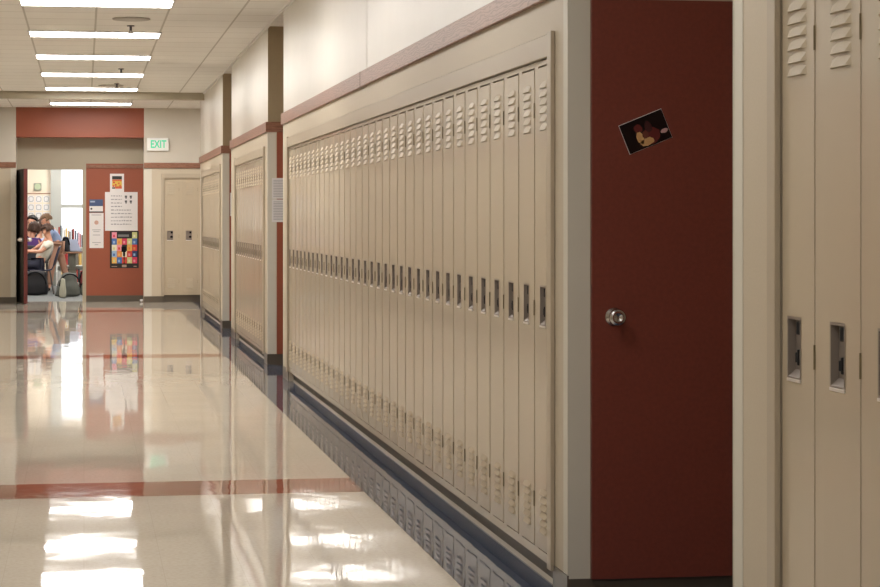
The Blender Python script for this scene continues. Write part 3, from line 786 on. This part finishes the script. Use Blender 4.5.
def person(label, J, face, hairm, shirtm, trouserm, hair_len=0, ground=(0,0,0)):
    """J: world joints pelvis,chest,neck,head, sh/el/wr (L,R), hip/kn/an (L,R); face = unit direction of gaze"""
    J = {k: Vector(v) for k, v in J.items()}
    face = Vector(face).normalized(); base = Vector((J['pelvis'].x, J['pelvis'].y, 0))
    J = {k: v-base for k, v in J.items()}
    V, E = [], []
    def add(p, r, prev=None):
        V.append((tuple(p), r)); i = len(V)-1
        if prev is not None: E.append((prev, i))
        return i
    P = add(J['pelvis'], .105); mid = add(J['pelvis'].lerp(J['chest'], .5), .10, P); ch = add(J['chest'], .115, mid); nk = add(J['neck'], .05, ch)
    up = (J['head']-J['neck']).normalized()
    jaw = add(J['head']-up*.055+face*.018, .062, nk); hd = add(J['head']+up*.02, .088, jaw); add(J['head']+up*.075-face*.012, .068, hd)
    side = face.cross(Vector((0,0,1))).normalized()
    # nose and ears grown from the head
    add(J['head']-up*.005+face*.100, .012, hd)
    for s in (-1, 1): add(J['head']+side*s*.098-up*.01, .013, hd)
    for S in 'LR':
        sh = add(J['sh'+S], .052, ch); el = add(J['el'+S], .038, sh); wr = add(J['wr'+S], .026, el)
        d = (J['wr'+S]-J['el'+S]).normalized(); pw = d.cross(Vector((0,0,1)));
        pw = pw.normalized() if pw.length > .1 else Vector((1,0,0))
        pal = add(J['wr'+S]+d*.05, .030, wr)
        for q, ln in ((-.03,.065),(-.01,.078),(.01,.074),(.03,.058)):
            a = add(J['wr'+S]+d*.085+pw*q, .010, pal); add(J['wr'+S]+d*(.085+ln*.6)+pw*q-Vector((0,0,.012)), .009, a)
        a = add(J['wr'+S]+d*.045+pw*.045, .011, pal); add(J['wr'+S]+d*.085+pw*.062, .009, a)
        hp = add(J['hip'+S], .085, P); kn = add(J['kn'+S], .055, hp); an = add(J['an'+S], .036, kn)
        fd = Vector((face.x, face.y, 0)).normalized(); add(J['an'+S]+fd*.13-Vector((0,0,.03)), .030, an)
    t = skin_mesh('person', V, E, skinm, None); t.location = base
    tag(t, label, 'person')
    def sub(name, pts, edges, m):
        return skin_mesh(name, pts, edges, m, t)
    sv = [(J['pelvis'], .135), (J['pelvis'].lerp(J['chest'], .5), .135), (J['chest'], .142), (J['chest'].lerp(J['neck'], .62), .075)]
    se = [(0,1),(1,2),(2,3)]
    for S in 'LR':
        i = len(sv); sv += [(J['sh'+S], .068), (J['sh'+S].lerp(J['el'+S], .62), .058)]; se += [(2,i),(i,i+1)]
    sub('shirt', [(tuple(a), b) for a, b in sv], se, shirtm)
    tv = [(J['pelvis']-Vector((0,0,.01)), .122)]; te = []
    for S in 'LR':
        i = len(tv); tv += [(J['hip'+S], .100), (J['kn'+S], .070), (J['an'+S].lerp(J['kn'+S], .12), .056)]; te += [(0,i),(i,i+1),(i+1,i+2)]
    sub('trousers', [(tuple(a), b) for a, b in tv], te, trouserm)
    for S in 'LR':
        fd = Vector((face.x, face.y, 0)).normalized(); a = J['an'+S]
        sub('shoe', [(tuple(a-fd*.03-Vector((0,0,.01))), .045), (tuple(a+fd*.14-Vector((0,0,.025))), .036)], [(0,1)], M['black'])
    # hair: cap of strands-like lumps over the skull, open at the face
    bm = bmesh.new(); bmesh.ops.create_icosphere(bm, subdivisions=4, radius=1)
    R = random.Random(len(label)); c0 = J['head']+up*.035-face*.016
    drop = []
    for v in bm.verts:
        n_ = v.co.copy(); f = n_.dot(face); u = n_.dot(up)
        if f > .30 + .0*u and u < .42: drop.append(v); continue
        if u < -.35-hair_len and f > -.9: drop.append(v); continue
        k = .112*(1+.05*math.sin(17*n_.x+9*n_.z)+.04*math.sin(23*n_.y+5*n_.x))
        v.co = c0 + n_*k - up*(hair_len*.12 if u < 0 else 0)
    bmesh.ops.delete(bm, geom=drop, context='VERTS')
    o = obj('hair', bm, hairm, t, smooth=True); md = o.modifiers.new('s', 'SOLIDIFY'); md.thickness = .012; md.offset = 0
    for s in (-1, 1):
        bm = bmesh.new(); bmesh.ops.create_icosphere(bm, subdivisions=2, radius=.011)
        bmesh.ops.translate(bm, vec=J['head']+side*s*.032+face*.082+up*.015, verts=bm.verts); obj('eye', bm, 'ink', t, smooth=True)
    bm = bmesh.new(); cyl(bm, J['head']+face*.083-up*.048-side*.02, J['head']+face*.083-up*.048+side*.02, .005, n=8); obj('mouth', bm, flat('lips_%d' % len(label),170,90,80), t)
    return t
brown = flat('hair_brown', 72,48,36, .6); dark = flat('hair_black', 22,18,18, .5); fair = flat('hair_light_brown', 125,95,70, .6)
# boy in white, seated, leaning back, facing left
Y0 = 39.6
person('student in a white t-shirt seated on the blue chair, facing left',
  dict(pelvis=(-.79,Y0,.565), chest=(-.66,Y0,.83), neck=(-.60,Y0,.985), head=(-.655,Y0,1.13),
       shL=(-.62,Y0-.19,.93), elL=(-.76,Y0-.23,.77), wrL=(-1.0,Y0-.18,.775), shR=(-.62,Y0+.19,.93), elR=(-.80,Y0+.22,.77), wrR=(-1.02,Y0+.12,.785),
       hipL=(-.82,Y0-.10,.54), knL=(-1.22,Y0-.13,.52), anL=(-1.20,Y0-.14,.08), hipR=(-.82,Y0+.10,.54), knR=(-1.22,Y0+.13,.52), anR=(-1.28,Y0+.14,.08)),
  (-1,0,-.25), brown, flat('tshirt_white',222,218,205,.8), flat('jeans_dark',40,42,60,.8))
Y1 = 40.6
person('standing student in pale blue and khaki trousers, bending forward behind the seated one',
  dict(pelvis=(-.50,Y1,.88), chest=(-.58,Y1,1.10), neck=(-.63,Y1,1.21), head=(-.69,Y1,1.315),
       shL=(-.60,Y1-.17,1.13), elL=(-.72,Y1-.20,.92), wrL=(-.92,Y1-.16,.80), shR=(-.60,Y1+.17,1.13), elR=(-.74,Y1+.2,.92), wrR=(-.94,Y1+.14,.80),
       hipL=(-.50,Y1-.09,.84), knL=(-.59,Y1-.11,.47), anL=(-.64,Y1-.12,.08), hipR=(-.48,Y1+.09,.84), knR=(-.38,Y1+.10,.50), anR=(-.28,Y1+.12,.12)),
  (-1,-.2,-.35), fair, flat('shirt_pale_blue',150,170,210,.8), flat('khaki',172,132,112,.8))
Y2 = 41.05
person('student in a purple top seated with back to the door',
  dict(pelvis=(-1.02,Y2,.56), chest=(-1.0,Y2+.05,.84), neck=(-.97,Y2+.08,1.02), head=(-.93,Y2+.11,1.165),
       shL=(-1.17,Y2+.05,.95), elL=(-1.27,Y2+.18,.76), wrL=(-1.25,Y2+.42,.78), shR=(-.83,Y2+.05,.95), elR=(-.76,Y2+.18,.76), wrR=(-.80,Y2+.42,.80),
       hipL=(-1.12,Y2+.04,.54), knL=(-1.14,Y2+.46,.52), anL=(-1.14,Y2+.46,.08), hipR=(-.92,Y2+.04,.54), knR=(-.90,Y2+.46,.52), anR=(-.90,Y2+.46,.08)),
  (-.2,1,-.15), brown, flat('top_purple',92,58,128,.8), flat('jeans_blue',50,60,90,.8), .3)
Y3 = 42.8
person('student with long brown hair in pale blue behind the purple one',
  dict(pelvis=(-.92,Y3,.56), chest=(-.88,Y3,.84), neck=(-.85,Y3,1.06), head=(-.83,Y3,1.22),
       shL=(-1.03,Y3-.05,.96), elL=(-1.10,Y3-.15,.78), wrL=(-1.12,Y3-.38,.79), shR=(-.71,Y3-.03,.96), elR=(-.66,Y3-.15,.78), wrR=(-.78,Y3-.36,.79),
       hipL=(-1.0,Y3-.05,.54), knL=(-1.02,Y3-.42,.52), anL=(-1.02,Y3-.42,.08), hipR=(-.84,Y3-.05,.54), knR=(-.82,Y3-.42,.52), anR=(-.82,Y3-.42,.08)),
  (-.9,.3,-.1), brown, flat('shirt_blue_soft',165,185,222,.8), flat('jeans_blue_2',50,60,90,.8), .4)
Y4 = 43.6
person('student with black hair at the far left of the classroom group',
  dict(pelvis=(-1.08,Y4,.58), chest=(-1.07,Y4,.88), neck=(-1.06,Y4,1.13), head=(-1.03,Y4,1.29),
       shL=(-1.24,Y4,1.0), elL=(-1.30,Y4-.12,.80), wrL=(-1.24,Y4-.35,.80), shR=(-.90,Y4,1.0), elR=(-.86,Y4-.12,.80), wrR=(-.94,Y4-.35,.80),
       hipL=(-1.17,Y4-.05,.55), knL=(-1.18,Y4-.42,.52), anL=(-1.18,Y4-.42,.08), hipR=(-.99,Y4-.05,.55), knR=(-.98,Y4-.42,.52), anR=(-.98,Y4-.42,.08)),
  (-.5,-1,-.1), dark, flat('shirt_dark',40,40,48,.8), flat('jeans_3',50,60,90,.8), .2)
for (x, y, l) in ((-.92, Y3+.02, 'round wooden stool under the student with long brown hair'), (-1.08, Y4+.02, 'round wooden stool under the student with black hair')):
    t = thing('stool', l, 'stool', (x, y, 0))
    bm = bmesh.new(); cyl(bm, (0,0,.42), (0,0,.45), .17, n=20); obj('seat', bm, 'wood', t)
    for q in range(4):
        a = q*PI/2+.78; bm = bmesh.new(); cyl(bm, (math.cos(a)*.17,math.sin(a)*.17,0), (math.cos(a)*.11,math.sin(a)*.11,.42), .012); obj('leg', bm, 'metal_dark', t)

# ------------------------------------------------------------------ world: bright overcast daylight outside the classroom window
w = bpy.data.worlds.new('daylight'); bpy.context.scene.world = w; w.use_nodes = True
bg = w.node_tree.nodes['Background']; bg.inputs[0].default_value = (.90,.95,1,1); bg.inputs[1].default_value = 1.6

# ------------------------------------------------------------------ camera
F_PX = 2150.0; VX, VY = 84.0, 218.5
cam = bpy.data.cameras.new('camera'); co = bpy.data.objects.new('camera', cam); C.objects.link(co)
cam.sensor_width = 36; cam.lens = 36*F_PX/880; cam.clip_start = .1; cam.clip_end = 200
yaw = math.atan((440-VX)/F_PX)
co.location = (0, 0, 1.37); co.rotation_euler = (PI/2, 0, -yaw)
cam.shift_y = -(293.5-VY)/880
bpy.context.scene.camera = co
vs = bpy.context.scene.view_settings
bpy.context.scene.display_settings.display_device = 'sRGB'
vs.view_transform = 'Standard'; vs.look = 'None'; vs.exposure = .5; vs.gamma = 1; vs.use_curve_mapping = False
